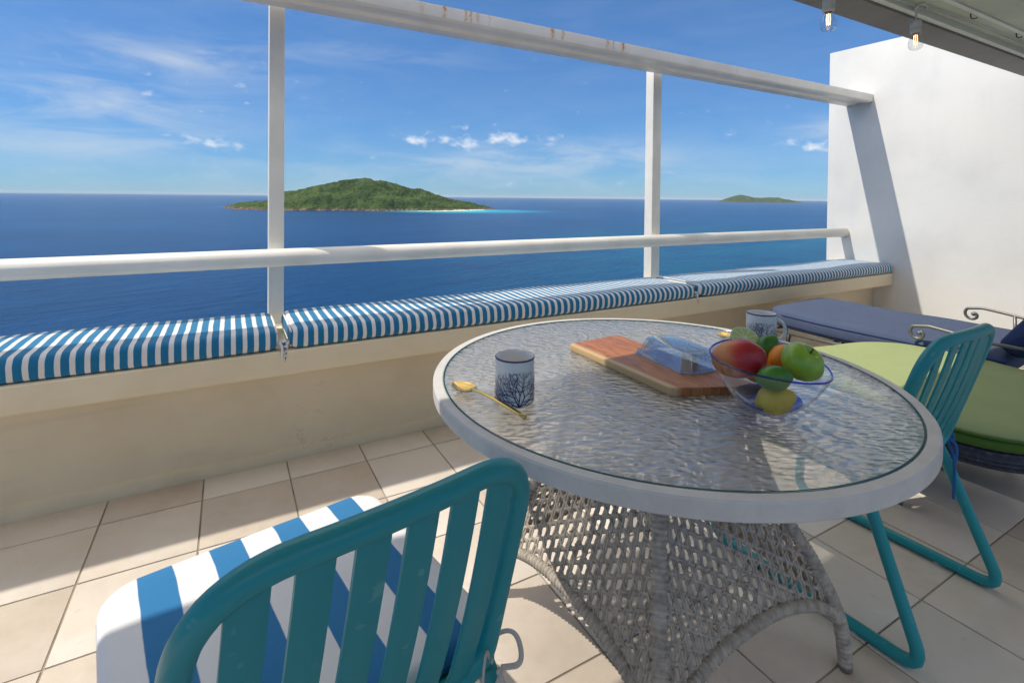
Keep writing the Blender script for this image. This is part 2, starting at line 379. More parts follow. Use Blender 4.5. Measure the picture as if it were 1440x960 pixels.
# sea
def sea_m(t, b):
    g = t.n('ShaderNodeNewGeometry').outputs['Position']; p = t.xyz(g)
    big = t.noise(g, .0011, 5, .6, .4); mid = t.noise(t.comb(p[0], t.m('MULTIPLY', p[1], 1.), 0.), .012, 5, .6)
    dist = t.m('SQRT', t.m('ADD', t.m('MULTIPLY', p[0], p[0]), t.m('MULTIPLY', p[1], p[1])))
    c = t.ramp(t.m('ADD', t.m('MULTIPLY', big, .75), t.m('MULTIPLY', mid, .25)), [(.36, (.004, .036, .118)), (.52, (.0035, .045, .142)), (.66, (.003, .058, .155))])
    # paler water over the sand off the near coast and off the island's beach
    def spot(x0, y0, wx, wy, ang):
        ca_, sa_ = cos(ang), sin(ang)
        dx = t.m('SUBTRACT', p[0], x0); dy = t.m('SUBTRACT', p[1], y0)
        u = t.m('DIVIDE', t.m('ADD', t.m('MULTIPLY', dx, ca_), t.m('MULTIPLY', dy, sa_)), wx)
        v = t.m('DIVIDE', t.m('SUBTRACT', t.m('MULTIPLY', dy, ca_), t.m('MULTIPLY', dx, sa_)), wy)
        q = t.m('ADD', t.m('MULTIPLY', u, u), t.m('MULTIPLY', v, v))
        return t.m('EXPONENT', t.m('MULTIPLY', t.m('MULTIPLY', q, q), -1.))
    sh = spot(1260, 2830, 470, 420, radians(18)); sh2 = spot(1180, 2900, 330, 230, radians(24)); sh3 = spot(130, 4000, 260, 200, radians(-55))
    wob = t.smooth(t.m('ADD', t.noise(g, .006, 4), .2), .3, .7)
    c = t.mix(t.m('MULTIPLY', t.m('MULTIPLY', sh, .85), wob), c, (.012, .28, .40))
    c = t.mix(sh2, c, (.06, .50, .55)); c = t.mix(t.m('MULTIPLY', sh3, .4), c, (.015, .22, .32))
    reef = spot(900, 640, 760, 430, radians(32))
    c = t.mix(t.m('MULTIPLY', t.m('MULTIPLY', reef, .85), t.smooth(t.noise(g, .010, 4), .30, .55)), c, (.0015, .075, .150))
    stk = t.noise(t.comb(t.m('ADD', p[0], t.m('MULTIPLY', p[1], .4)), t.m('MULTIPLY', t.m('SUBTRACT', p[1], t.m('MULTIPLY', p[0], .4)), 5.), 0.), .0016, 5, .6)
    c = t.mix(t.m('MULTIPLY', t.smooth(stk, .40, .70), .40), c, t.mix(1., c, (1.5, 1.5, 1.4), 'MULTIPLY'))
    rv = t.comb(t.m('ADD', t.m('MULTIPLY', p[0], .35), t.m('MULTIPLY', p[1], .12)), t.m('SUBTRACT', p[1], t.m('MULTIPLY', p[0], .34)), 0.)
    w1 = t.noise(rv, .22, 4, .6, .3); w2 = t.noise(g, .9, 3, .6); w3 = t.noise(rv, .045, 3, .55)
    crest = t.m('MULTIPLY', t.smooth(t.m('ADD', t.m('MULTIPLY', w1, .7), t.m('MULTIPLY', w2, .3)), .66, .72), t.smooth(t.noise(g, .004, 3), .52, .68))
    c = t.mix(t.m('MULTIPLY', crest, .35), c, (.25, .38, .5))
    t.link(c, b.inputs['Base Color'])
    h = t.m('ADD', t.m('ADD', t.m('MULTIPLY', w1, 1.), t.m('MULTIPLY', w2, .3)), t.m('MULTIPLY', w3, 2.))
    fade = t.m('DIVIDE', 1., t.m('ADD', 1., t.m('DIVIDE', dist, 2600.)))
    t.link(t.bump(h, t.m('MULTIPLY', fade, 1.), 3.2), b.inputs['Normal'])
mat('sea', rough=.24, spec=.03, build=sea_m)
def island_m(t, b):
    g = t.n('ShaderNodeNewGeometry').outputs['Position']; p = t.xyz(g)
    n1 = t.noise(g, .006, 5, .6); n2 = t.noise(g, .05, 4, .65); n3 = t.noise(g, .14, 3, .6)
    v = t.m('ADD', t.m('ADD', t.m('MULTIPLY', n1, .4), t.m('MULTIPLY', n2, .35)), t.m('MULTIPLY', n3, .25))
    c = t.ramp(v, [(.38, (.009, .021, .009)), (.47, (.026, .052, .017)), (.54, (.058, .092, .028)), (.64, (.105, .140, .050))])
    c = t.mix(t.m('MULTIPLY', t.smooth(n3, .64, .72), .5), c, (.16, .14, .09))
    hgt = t.m('ADD', p[2], t.m('MULTIPLY', t.noise(g, .03, 4), 16))
    rock = t.mix(t.smooth(t.noise(g, .07, 4), .42, .6), (.06, .045, .035), (.24, .165, .11))
    c = t.mix(t.smooth(hgt, -63, -70), c, rock)
    t.link(c, b.inputs['Base Color'])
mat('island_forest', rough=.95, spec=.1, build=island_m)
mat('sand', (.70, .64, .50), .9, .2)
mat('foam', (.80, .82, .82), .8, .2)


# ------------------------------------------------------------------ mesh helpers
class MB:
    def __init__(s): s.v = []; s.f = []; s.sm = []
    def add(s, vs, fs, smooth=True):
        o = len(s.v); s.v += [tuple(q) for q in vs]; s.f += [tuple(i+o for i in f) for f in fs]; s.sm += [smooth]*len(fs); return s
    def box(s, x0, x1, y0, y1, z0, z1, M=None):
        vs = [Vector((x, y, z)) for x in (x0, x1) for y in (y0, y1) for z in (z0, z1)]
        if M: vs = [M @ q for q in vs]
        return s.add(vs, [(0, 1, 3, 2), (4, 6, 7, 5), (0, 4, 5, 1), (2, 3, 7, 6), (0, 2, 6, 4), (1, 5, 7, 3)], False)
    def tube(s, pts, r, seg=10, closed=False, caps=True, flat=None, up=None):
        pts = [Vector(p) for p in pts]; n = len(pts); rad = r if callable(r) else (lambda i: r)
        tang = []
        for i in range(n):
            a = pts[(i-1) % n] if (closed or i > 0) else pts[i]; b_ = pts[(i+1) % n] if (closed or i < n-1) else pts[i]
            d = b_-a; tang.append(d.normalized() if d.length > 1e-9 else Vector((0, 0, 1)))
        t0 = tang[0]; ref = Vector(up) if up else (Vector((0, 0, 1)) if abs(t0.z) < .9 else Vector((1, 0, 0)))
        nrm = (ref-t0*ref.dot(t0)).normalized(); vs = []; 
        for i in range(n):
            t = tang[i]; nrm = nrm-t*nrm.dot(t)
            if nrm.length < 1e-6: nrm = t.orthogonal()
            nrm.normalize(); bn = t.cross(nrm)
            for k in range(seg):
                a = 2*pi*k/seg; q = rad(i)
                fx, fy = (1, 1) if flat is None else flat
                vs.append(pts[i]+nrm*cos(a)*q*fx+bn*sin(a)*q*fy)
        fs = []
        for i in range(n if closed else n-1):
            j = (i+1) % n
            for k in range(seg):
                l = (k+1) % seg; fs.append((i*seg+k, i*seg+l, j*seg+l, j*seg+k))
        if not closed and caps: fs += [tuple(range(seg))[::-1], tuple((n-1)*seg+k for k in range(seg))]
        return s.add(vs, fs)
    def lathe(s, prof, seg=48, c=(0, 0, 0), closed=False, warp=None):
        vs = []; n = len(prof)
        for r, z in prof:
            for k in range(seg):
                a = 2*pi*k/seg; x, y = r*cos(a), r*sin(a)
                q = Vector((x+c[0], y+c[1], z+c[2]))
                vs.append(warp(q, a, r, z) if warp else q)
        fs = []
        for i in range(n if closed else n-1):
            j = (i+1) % n
            for k in range(seg):
                l = (k+1) % seg; fs.append((i*seg+k, i*seg+l, j*seg+l, j*seg+k))
        return s.add(vs, fs)
    def disc(s, r, z, seg=48, c=(0, 0), up=True):
        vs = [(c[0]+r*cos(2*pi*k/seg), c[1]+r*sin(2*pi*k/seg), z) for k in range(seg)]
        f = tuple(range(seg)); return s.add(vs, [f if up else f[::-1]], False)
    def prism(s, poly, z0, z1):
        n = len(poly); vs = [(x, y, z0) for x, y in poly]+[(x, y, z1) for x, y in poly]
        fs = [tuple(range(n))[::-1], tuple(range(n, 2*n))]+[(i, (i+1) % n, (i+1) % n+n, i+n) for i in range(n)]
        return s.add(vs, fs, False)
    def rbox(s, a, b_, c, r, n=(12, 8, 4), fn=None, ctr=(0, 0, 0)):
        """rounded, subdivided box with half sizes a,b,c; fn(p,q) deforms (q is -1..1)"""
        H = (a, b_, c)
        def axis(h, k):
            inner = max(h-r, 1e-4); e = 4
            L = [-h+r*(1-cos(pi/2*i/e)) for i in range(e)]
            L += [-inner+2*inner*i/k for i in range(k+1)]
            L += [h-r*(1-cos(pi/2*(e-1-i)/e)) for i in range(e)]
            return L
        A = [axis(H[i], n[i]) for i in range(3)]
        idx = {}; vs = []; fs = []
        def vid(i, j, k):
            key = (i, j, k)
            if key not in idx:
                q = Vector((A[0][i], A[1][j], A[2][k]))
                inn = Vector([max(-(H[d]-r), min(H[d]-r, q[d])) for d in range(3)])
                d = q-inn; p = inn+d.normalized()*r if d.length > 1e-9 else q
                if fn: p = fn(Vector(p), (q[0]/a, q[1]/b_, q[2]/c))
                idx[key] = len(vs); vs.append(p+Vector(ctr))
            return idx[key]
        N = [len(x)-1 for x in A]
        for i in range(N[0]):
            for j in range(N[1]):
                for k, fl in ((0, True), (N[2], False)):
                    f = (vid(i, j, k), vid(i+1, j, k), vid(i+1, j+1, k), vid(i, j+1, k)); fs.append(f[::-1] if fl else f)
        for i in range(N[0]):
            for k in range(N[2]):
                for j, fl in ((0, False), (N[1], True)):
                    f = (vid(i, j, k), vid(i+1, j, k), vid(i+1, j, k+1), vid(i, j, k+1)); fs.append(f[::-1] if fl else f)
        for j in range(N[1]):
            for k in range(N[2]):
                for i, fl in ((0, True), (N[0], False)):
                    f = (vid(i, j, k), vid(i, j+1, k), vid(i, j+1, k+1), vid(i, j, k+1)); fs.append(f[::-1] if fl else f)
        return s.add(vs, fs)
    sharp = None
    def mesh(s, name, bevel=0., seg=2):
        me = bpy.data.meshes.new(name); me.from_pydata(s.v, [], s.f)
        me.polygons.foreach_set('use_smooth', s.sm); me.update()
        if s.sharp: me.set_sharp_from_angle(angle=radians(s.sharp))
        if bevel > 0:
            bm = bmesh.new(); bm.from_mesh(me)
            bmesh.ops.recalc_face_normals(bm, faces=bm.faces)
            ed = [e for e in bm.edges if len(e.link_faces) == 2 and e.calc_face_angle(0) > .5]
            bmesh.ops.bevel(bm, geom=ed, offset=bevel, segments=seg, affect='EDGES', clamp_overlap=True, profile=.6)
            for f in bm.faces: f.smooth = True
            bm.to_mesh(me); bm.free()
            me.set_sharp_from_angle(angle=radians(38))
        return me
    def build(s, name, m, parent=None, bevel=0., loc=None, seg=2):
        me = s.mesh(name, bevel, seg); me.materials.append(MATS[m]); return link(name, me, parent, loc)
def link(name, me, parent=None, loc=None):
    o = bpy.data.objects.new(name, me); COL.objects.link(o)
    if parent is not None: o.parent = parent
    if loc is not None: o.location = loc
    return o
def tag(o, label, cat, group=None):
    o['label'] = label; o['category'] = cat
    if group: o['group'] = group
    return o
def thing(name, label, cat, loc=(0, 0, 0), rz=0., group=None):
    o = bpy.data.objects.new(name, None); COL.objects.link(o); o.location = loc; o.rotation_euler = (0, 0, rz); o.empty_display_size = .1
    return tag(o, label, cat, group)
def structure(o, kind='structure'): o['kind'] = kind; return o
def bez(p0, p1, p2, n):
    return [Vector(p0)*(1-t)**2+Vector(p1)*2*t*(1-t)+Vector(p2)*t*t for t in [i/n for i in range(n+1)]]
def rounded(pts, rads, n=7, closed=False):
    pts = [Vector(p) for p in pts]; N = len(pts); out = []
    for i in range(N):
        if not closed and i in (0, N-1): out.append(pts[i]); continue
        a, p, b_ = pts[i-1], pts[i], pts[(i+1) % N]; r = rads[i] if isinstance(rads, (list, tuple)) else rads
        if r <= 0: out.append(p); continue
        d1 = (a-p); d2 = (b_-p); l = min(r, d1.length*.48, d2.length*.48)
        out += bez(p+d1.normalized()*l, p, p+d2.normalized()*l, n)
    return out
def resample(pts, step, closed=False):
    P = [Vector(p) for p in pts]
    if closed: P.append(P[0])
    L = [0]
    for a, b_ in zip(P, P[1:]): L.append(L[-1]+(b_-a).length)
    n = max(2, int(L[-1]/step)); out = []; j = 0
    for i in range(n+(0 if closed else 1)):
        d = L[-1]*i/n
        while j < len(L)-2 and L[j+1] < d: j += 1
        w = (d-L[j])/max(1e-9, L[j+1]-L[j]); out.append(P[j].lerp(P[j+1], min(1, w)))
    return out
def wrapped(pts, r, pitch=.009, amp=.12, seg=9):
    P = resample(pts, pitch/6)
    mb = MB(); mb.tube(P, lambda i: r*(1+amp*(abs(sin(pi*i/6.))-.5)), seg); return mb
def lofted(fn, nu, nv, mb=None):
    mb = mb or MB()
    vs = [fn(i/nu, j/nv) for i in range(nu+1) for j in range(nv+1)]
    fs = [(i*(nv+1)+j, (i+1)*(nv+1)+j, (i+1)*(nv+1)+j+1, i*(nv+1)+j+1) for i in range(nu) for j in range(nv)]
    return mb.add(vs, fs)

# ------------------------------------------------------------------ sea and islands
SEA = -85.
def ring_sheet(radii, seg, z):
    mb = MB(); vs = [(0, 0, z)]
    for r in radii: vs += [(r*cos(2*pi*k/seg), r*sin(2*pi*k/seg), z) for k in range(seg)]
    fs = [(0, 1+k, 1+(k+1) % seg) for k in range(seg)]
    for i in range(len(radii)-1):
        o1, o2 = 1+i*seg, 1+(i+1)*seg
        fs += [(o1+k, o2+k, o2+(k+1) % seg, o1+(k+1) % seg) for k in range(seg)]
    return mb.add(vs, fs)
structure(ring_sheet([100, 400, 1500, 5000, 15000, 40000, 80000], 96, SEA).build('sea', 'sea'))

def make_island(name, origin, ang, prof, depth, nu, nv, canopy, seed, front=.5, rough=10.):
    """height sheet; s runs along the ridge, t away from the viewer"""
    ux = Vector((cos(ang), sin(ang), 0)); uy = Vector((-sin(ang), cos(ang), 0))
    L = prof[-1][0]
    def H(s):
        for (a, ha), (b_, hb) in zip(prof, prof[1:]):
            if s <= b_:
                w = (s-a)/(b_-a); w = w*w*(3-2*w)*.5+w*.5; return ha+(hb-ha)*w
        return prof[-1][1]
    def fn(u, v):
        s = L*u; h0 = H(s)
        edge = min(1., 4.5*min(u, 1-u)+.02); dd = depth*(edge**.6)
        wig = noise.noise(Vector((s/180., seed, 0)))*70+noise.noise(Vector((s/45., seed+4, 0)))*22
        t = (v-front)*dd
        f = v/front if v < front else (1-v)/(1-front)
        f = max(0, f); pf = f**.62 if f < 1 else 1
        pf = min(1, 1.02*sin(pi/2*min(1, f))**.8)
        P = origin+ux*s+uy*(t+wig*(1-f))
        hh = h0*pf
        q = Vector((P.x, P.y, seed*100.))
        rel = min(1, hh/40.)
        hh += rel*(noise.fractal(q/170., 1., 2., 4)*rough*1.6-abs(noise.noise(q/95.))*rough*1.2)*(1-.75*f**6)
        hh += min(1, hh/8.)*canopy*(noise.noise(q/15.)+.8*noise.noise(q/7.))
        return Vector((P.x, P.y, SEA-3+max(hh, -1) if (v > 0 and v < 1 and 0 < u < 1) else SEA-6))
    return lofted(fn, nu, nv).build(name, 'island_forest')
# big island, about 3 km out
P0 = Vector((-30, 3760, 0)); ang = radians(-14)
prof = [(0, 6), (90, 26), (230, 36), (300, 52), (345, 96), (430, 118), (560, 152), (680, 172), (800, 196), (880, 204), (970, 192), (1090, 164), (1230, 130), (1370, 96), (1500, 64), (1610, 36), (1700, 18), (1790, 4)]
island = structure(make_island('island', P0, ang, prof, 1150, 620, 200, 6.5, 1.7, .52, 17.))
def beach():
    ux = Vector((cos(ang), sin(ang), 0)); uy = Vector((-sin(ang), cos(ang), 0)); mb = MB(); vs = []
    for i in range(41):
        u = .66+.27*i/40; s_ = 1790*u
        dd = 1150*(min(1., 4.5*min(u, 1-u)+.02)**.6)
        wig = noise.noise(Vector((s_/180., 1.7, 0)))*70+noise.noise(Vector((s_/45., 5.7, 0)))*22
        P = P0+ux*s_+uy*(-.52*dd+wig); e = sin(pi*i/40)**.5
        for off, z in ((-16*e, -.5), (4, 1.2*e), (30*e+4, 6.*e), (36*e+6, -3)): vs.append(P+uy*off+Vector((0, 0, SEA+z)))
    mb.add(vs, [(i*4+j, (i+1)*4+j, (i+1)*4+j+1, i*4+j+1) for i in range(40) for j in range(3)]); return mb.build('beach', 'sand', island)
beach()
# far island
P1 = Vector((14350, 11550, 0)); ang1 = radians(-36)
prof1 = [(0, 10), (180, 60), (420, 150), (620, 215), (800, 245), (980, 205), (1200, 150), (1450, 150), (1700, 170), (1950, 165), (2200, 110), (2500, 60), (2750, 15)]
far_island = structure(make_island('far_island', P1, ang1, prof1, 1500, 200, 40, 6, 5.2, .5, 16))

# ------------------------------------------------------------------ terrace floor
T = .3245; TX0, TY0 = -.4134, 2.3474; YB = 2.538
floor = structure(MB().box(-3.2, 5.389, -3.2, 3.0, -.30, -.0035).build('floor', 'grout'))
def tile_mesh(w, d):
    g = .0030
    return MB().box(-w/2+g, w/2-g, -d/2+g, d/2-g, -.012, .0).mesh('tile', .0022, 2)
tm = tile_mesh(T, T); tm.materials.append(MATS['tile'])
dcut = YB-.004-TY0; tmc = tile_mesh(T, dcut); tmc.materials.append(MATS['tile'])
nt_ = 0
for i in range(-4, 18):
    for j in range(-1, 10):
        x = TX0+(i+.5)*T; 
        if x+T/2 > 5.41: continue
        if j == -1: me, y = tmc, TY0+dcut/2
        else: me, y = tm, TY0-(j+.5)*T
        # only the tiles round the seen part of the floor
        o = link('tile', me, floor, (x, y, random.uniform(-.0007, .0007)))
        o.rotation_euler = (random.uniform(-.0012, .0012), random.uniform(-.0012, .0012), 0 if j < 0 else random.choice((0, pi/2, pi, 3*pi/2)))

# ------------------------------------------------------------------ parapet bench, frame, side wall, ceiling
bench = thing('parapet_bench', 'cream plastered parapet with overhanging bench ledge, facing the sea', 'parapet', (1, 2.55, 0))
def at(mb, name, m, par, **k):
    """build in world coordinates under an unrotated parent empty"""
    o = mb.build(name, m, par, **k); o.location = -Vector(par.location); return o
def grid_box(mb, x0, x1, y0, y1, z0, z1): return mb.box(x0, x1, y0, y1, z0, z1)
at(MB().box(-3.2, 5.386, YB, 2.90, -.25, .44), 'wall', 'parapet', bench)
at(MB().box(-3.2, 5.384, 2.368, 2.965, .4437, .5515), 'ledge', 'parapet', bench, bevel=.010, seg=3)
at(MB().add([(-3.2, YB-.02, -.004), (5.38, YB-.02, -.004), (5.38, YB-.016, .05), (-3.2, YB-.016, .05), (5.38, YB+.004, .062), (-3.2, YB+.004, .062)],
            [(0, 1, 2, 3), (3, 2, 4, 5)], False), 'skirting', 'parapet', bench)

frame = thing('guard_frame', 'white metal frame of posts, rusty top beam and round handrail above the bench', 'railing', (1.5, 2.85, .55))
bp = [(2.566, 2.241), (2.566, 2.176), (2.580, 2.164), (2.640, 2.164), (2.652, 2.176), (2.700, 2.176), (2.712, 2.160), (2.808, 2.160), (2.808, 2.241)]
mb = MB(); n = len(bp); vs = [(-3.2, y, z) for y, z in bp]+[(5.386, y, z) for y, z in bp]
mb.add(vs, [(i, (i+1) % n, (i+1) % n+n, i+n) for i in range(n)]+[tuple(range(n))[::-1], tuple(range(n, 2*n))], False)
at(mb, 'beam', 'frame_white', frame, bevel=.003)
for x0, x1 in ((.178, .250), (2.816, 2.903), (-2.45, -2.37)):
    po_ = at(MB().box(x0, x1, 2.850, 2.930, .545, 2.236), 'post', 'frame_white', frame, bevel=.005)
    MB().box(x0-.02, x1+.02, 2.83, 2.95, .5515, .5585).build('post_base', 'frame_white', po_, bevel=.002)
    MB().box(x0+.005, x1-.005, 2.83, 2.857, .885, .925).build('rail_bracket', 'frame_white', po_)
at(MB().tube([(-3.2, 2.8, .9035), (1.4, 2.8, .9035), (5.386, 2.8, .9035)], .045, 28), 'handrail', 'frame_white', frame)

wall = MB().box(5.389, 5.62, -1.2, 2.976, -.25, 2.729).build('side_wall', 'wall_white', bevel=.006)
tag(wall, 'tall white plastered side wall at the end of the terrace, crossed by a diagonal shadow', 'wall')

YF, ZF = 1.4176, 2.135
ceiling = structure(MB().box(-2.4, 5.386, -.9, YF-.005, 2.178, 2.42).build('ceiling', 'ceiling_paint'))
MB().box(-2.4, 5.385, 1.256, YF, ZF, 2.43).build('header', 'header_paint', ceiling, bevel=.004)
MB().box(-2.4, 5.384, 1.222, 1.2545, 2.147, 2.19).build('trim', 'trim_paint', ceiling, bevel=.004)
MB().box(-2.4, 5.383, 1.09, 1.115, 2.168, 2.19).build('batten', 'trim_paint', ceiling, bevel=.003)
for x in (3.3, 3.9):
    hk = MB().tube(rounded([(x, 1.13, 2.18), (x, 1.13, 2.155), (x+.03, 1.12, 2.155), (x+.045, 1.12, 2.165)], .012, 4), .0028, 6)
    hk.build('hook', 'iron_dark', ceiling)

# string lights
def bulb(x, y, ztop, label, hook):
    t = thing('string_light_bulb', label, 'light bulb', (x, y, ztop), 0, 'string light bulbs under the ceiling')
    c = MB().lathe([(.0, 0), (.019, 0), (.023, -.006), (.0235, -.030), (.0215, -.034), (.0235, -.038), (.0235, -.055), (.020, -.062), (.017, -.062)], 24)
    c.build('socket', 'socket_grey', t)
    g = MB().lathe([(.0165, -.060), (.017, -.068), (.022, -.082), (.0275, -.100), (.0295, -.114), (.028, -.128), (.021, -.138), (.010, -.143), (.0008, -.144)], 28)
    g.build('glass', 'bulb_glass', t)
    f = MB()
    for k in range(4):
        a = k*pi/2+.4; f.tube([(.006*cos(a), .006*sin(a), -.070), (.0075*cos(a), .0075*sin(a), -.092), (.006*cos(a), .006*sin(a), -.116)], .0011, 6)
    f.build('filament', 'filament', t)
    MB().tube([(0, 0, -.06), (0, 0, -.075)], .005, 8).build('stem', 'socket_grey', t)
    if hook:
        h = MB().tube(rounded([(0, 0, 0), (.004, 0, .03), (-.003, .003, .055), (-.006, .004, .075)], .02, 5), .0045, 8); h.build('pendant_cord', 'socket_grey', t)
    else:
        MB().tube([(0, 0, 0), (0, 0, .05), (0, 0, .09)], .006, 8).build('pendant_cord', 'socket_grey', t)
bulb(2.91, 1.205, 2.096, 'hanging clear bulb with glowing filament in front of the white side wall', True)
bulb(2.193, 1.22, 2.070, 'hanging clear bulb with glowing filament against the blue sky', False)
cord = MB()
pts = [Vector((-1, 1.212, 2.14)), Vector((.8, 1.215, 2.15)), Vector((2.19, 1.22, 2.155)), Vector((2.5, 1.21, 2.158)), Vector((2.88, 1.20, 2.163))]
cord.tube(rounded(pts, .1, 5), .0045, 8)
ring = [Vector((2.925+.03*cos(a), 1.19+.022*sin(a), 2.160+.008*sin(2*a))) for a in [i*2*pi/20 for i in range(34)]]
cord.tube(ring, .0045, 8)
cord.tube(rounded([(2.95, 1.19, 2.165), (3.5, 1.17, 2.163), (4.4, 1.17, 2.163), (5.38, 1.17, 2.165)], .1, 5), .0045, 8)
tag(cord.build('light_cord', 'socket_grey'), 'pale cable of the string lights looped along the ceiling trim', 'cable')

# ------------------------------------------------------------------ bench cushions
def bench_cushion(x0, x1, label, seed, end_l=True, end_r=True, lift=0.):
    a = (x1-x0)/2; b_ = .222; c = .043; xc = (x0+x1)/2
    t = thing('bench_cushion', label, 'cushion', (xc, 2.583, .5530), 0, 'striped cushions on the bench ledge')
    def fn(p, q):
        e = (1-q[0]**10)*(1-abs(q[1])**4)
        nz = noise.noise(Vector((p.x*1.6, p.y*3, seed)))*.010+noise.noise(Vector((p.x*5, p.y*7, seed+9)))*.004
        if q[2] > -.2: p.z += (.006*e+nz*(.4+.6*e))*max(0, (q[2]+.2)/1.2)
        p.y += noise.noise(Vector((p.x*1.9, q[2], seed+3)))*.008*(1 if q[1] < 0 else .6)
        p.z += lift*max(0, -q[0]-.93)*6*(q[2] > -2)
        return p
    pad_ = MB().rbox(a, b_, c, .034, (max(8, int(a*30)), 8, 2), fn, (0, 0, c)).build('pad', 'bench_stripe', t)
    for sgn, on in ((-1, end_l), (1, end_r)):
        if not on: continue
        for zz in (.014, .074):
            L = [Vector((sgn*(a-.006), -b_+.02+ (2*b_-.04)*i/12, zz+(.006*sin(pi*i/12) if zz > .05 else 0)+(lift*.4 if (sgn < 0 and zz > .05) else 0))) for i in range(13)]
            MB().tube(L, .0045, 8).build('piping', 'piping_white', pad_)
    return t, a, b_
t1, a1, b1 = bench_cushion(-2.6, .188, 'leftmost blue and white striped bench cushion, left of the nearer post', 1.3)
t2, a2, b2 = bench_cushion(.232, 2.755, 'middle long blue and white striped bench cushion between the two white posts', 4.1)
t3, a3, b3 = bench_cushion(2.785, 5.375, 'far striped bench cushion ending against the white side wall', 8.8, lift=.03)
def ties(t, x, y, z, s, m='tie_blue'):
    for dx, dy, dz, w in ((s*.012, -.010, -.060, .0065), (s*.026, -.004, -.080, .005), (s*.020, .03, -.012, .006)):
        P = bez((x, y+.012, z), (x+dx*1.6, y-.012, z+.010), (x+dx, y+dy, z+dz), 8)
        MB().tube(P, w, 8, flat=(.35, 1)).build('tie', m if w < .0062 else 'piping_white', t)
    MB().tube(bez((x, y+.03, z-.004), (x+s*.02, y+.02, z+.012), (x+s*.034, y+.01, z-.004), 6), .007, 8).build('tie_knot', 'piping_white', t)
ties(t1, a1, -b1+.012, .03, 1); ties(t2, -a2, -b2+.02, .03, -1); ties(t2, a2, -b2+.015, .03, 1); ties(t3, -a3, -b3+.02, .035, -1)

# ------------------------------------------------------------------ dining table
TC = (1.0445, 1.036); TH = .74; TR = .615
table = thing('dining_table', 'round glass topped dining table on a woven grey wicker base', 'table', (TC[0], TC[1], 0))
mb = MB(); mb.sharp = 25; mb.lathe([(TR-.003, TH), (TR, TH-.004), (TR, TH-.033), (TR-.003, TH-.036), (TR-.024, TH-.036), (TR-.027, TH-.032), (TR-.031, TH-.014), (TR-.027, TH-.002), (TR-.024, TH)], 160, closed=True)
mb.build('rim', 'rim_paint', table)
MB().disc(TR-.030, TH-.0015, 160).build('glass_top', 'pebble_glass', table)
MB().lathe([(TR-.0295, TH+.0008), (TR-.0295, TH-.008), (TR-.0268, TH-.008), (TR-.0268, TH+.0008)], 160, closed=True).build('glass_edge', 'glass_edge', table)
for a in (2.4, 3.6, 5.2, .6):
    MB().lathe([(0, .004), (.004, .0035), (.006, .0), (.006, -.004)], 12, ((TR-.05)*cos(a), (TR-.05)*sin(a), TH)).build('glass_pad', 'bulb_glass', table)
RZ = [(0, .486), (.10, .478), (.17, .456), (.22, .432), (.29, .394), (.35, .352), (.45, .300), (.55, .262), (.70, .232)]
def rz(z):
    for (a, ra), (b_, rb) in zip(RZ, RZ[1:]):
        if z <= b_: return ra+(rb-ra)*(z-a)/(b_-a)
    return RZ[-1][1]
BO = Vector((.006, .004, 0)); LA = [radians(-43.0+90*k) for k in range(4)]
for k in range(4):
    d = Vector((cos(LA[k]), sin(LA[k]), 0))
    P = [BO+d*r+Vector((0, 0, max(z, .012))) for z, r in RZ]
    P = resample(rounded(P, .03, 4), .01)
    leg_ = wrapped(P, .0165, .0125, .30, 10).build('leg', 'wicker_grey', table)
    MB().lathe([(0, 0), (.014, 0), (.0165, .006), (.0165, .018), (0, .02)], 14, tuple(BO+d*.486)).build('foot', 'iron_grey', leg_)
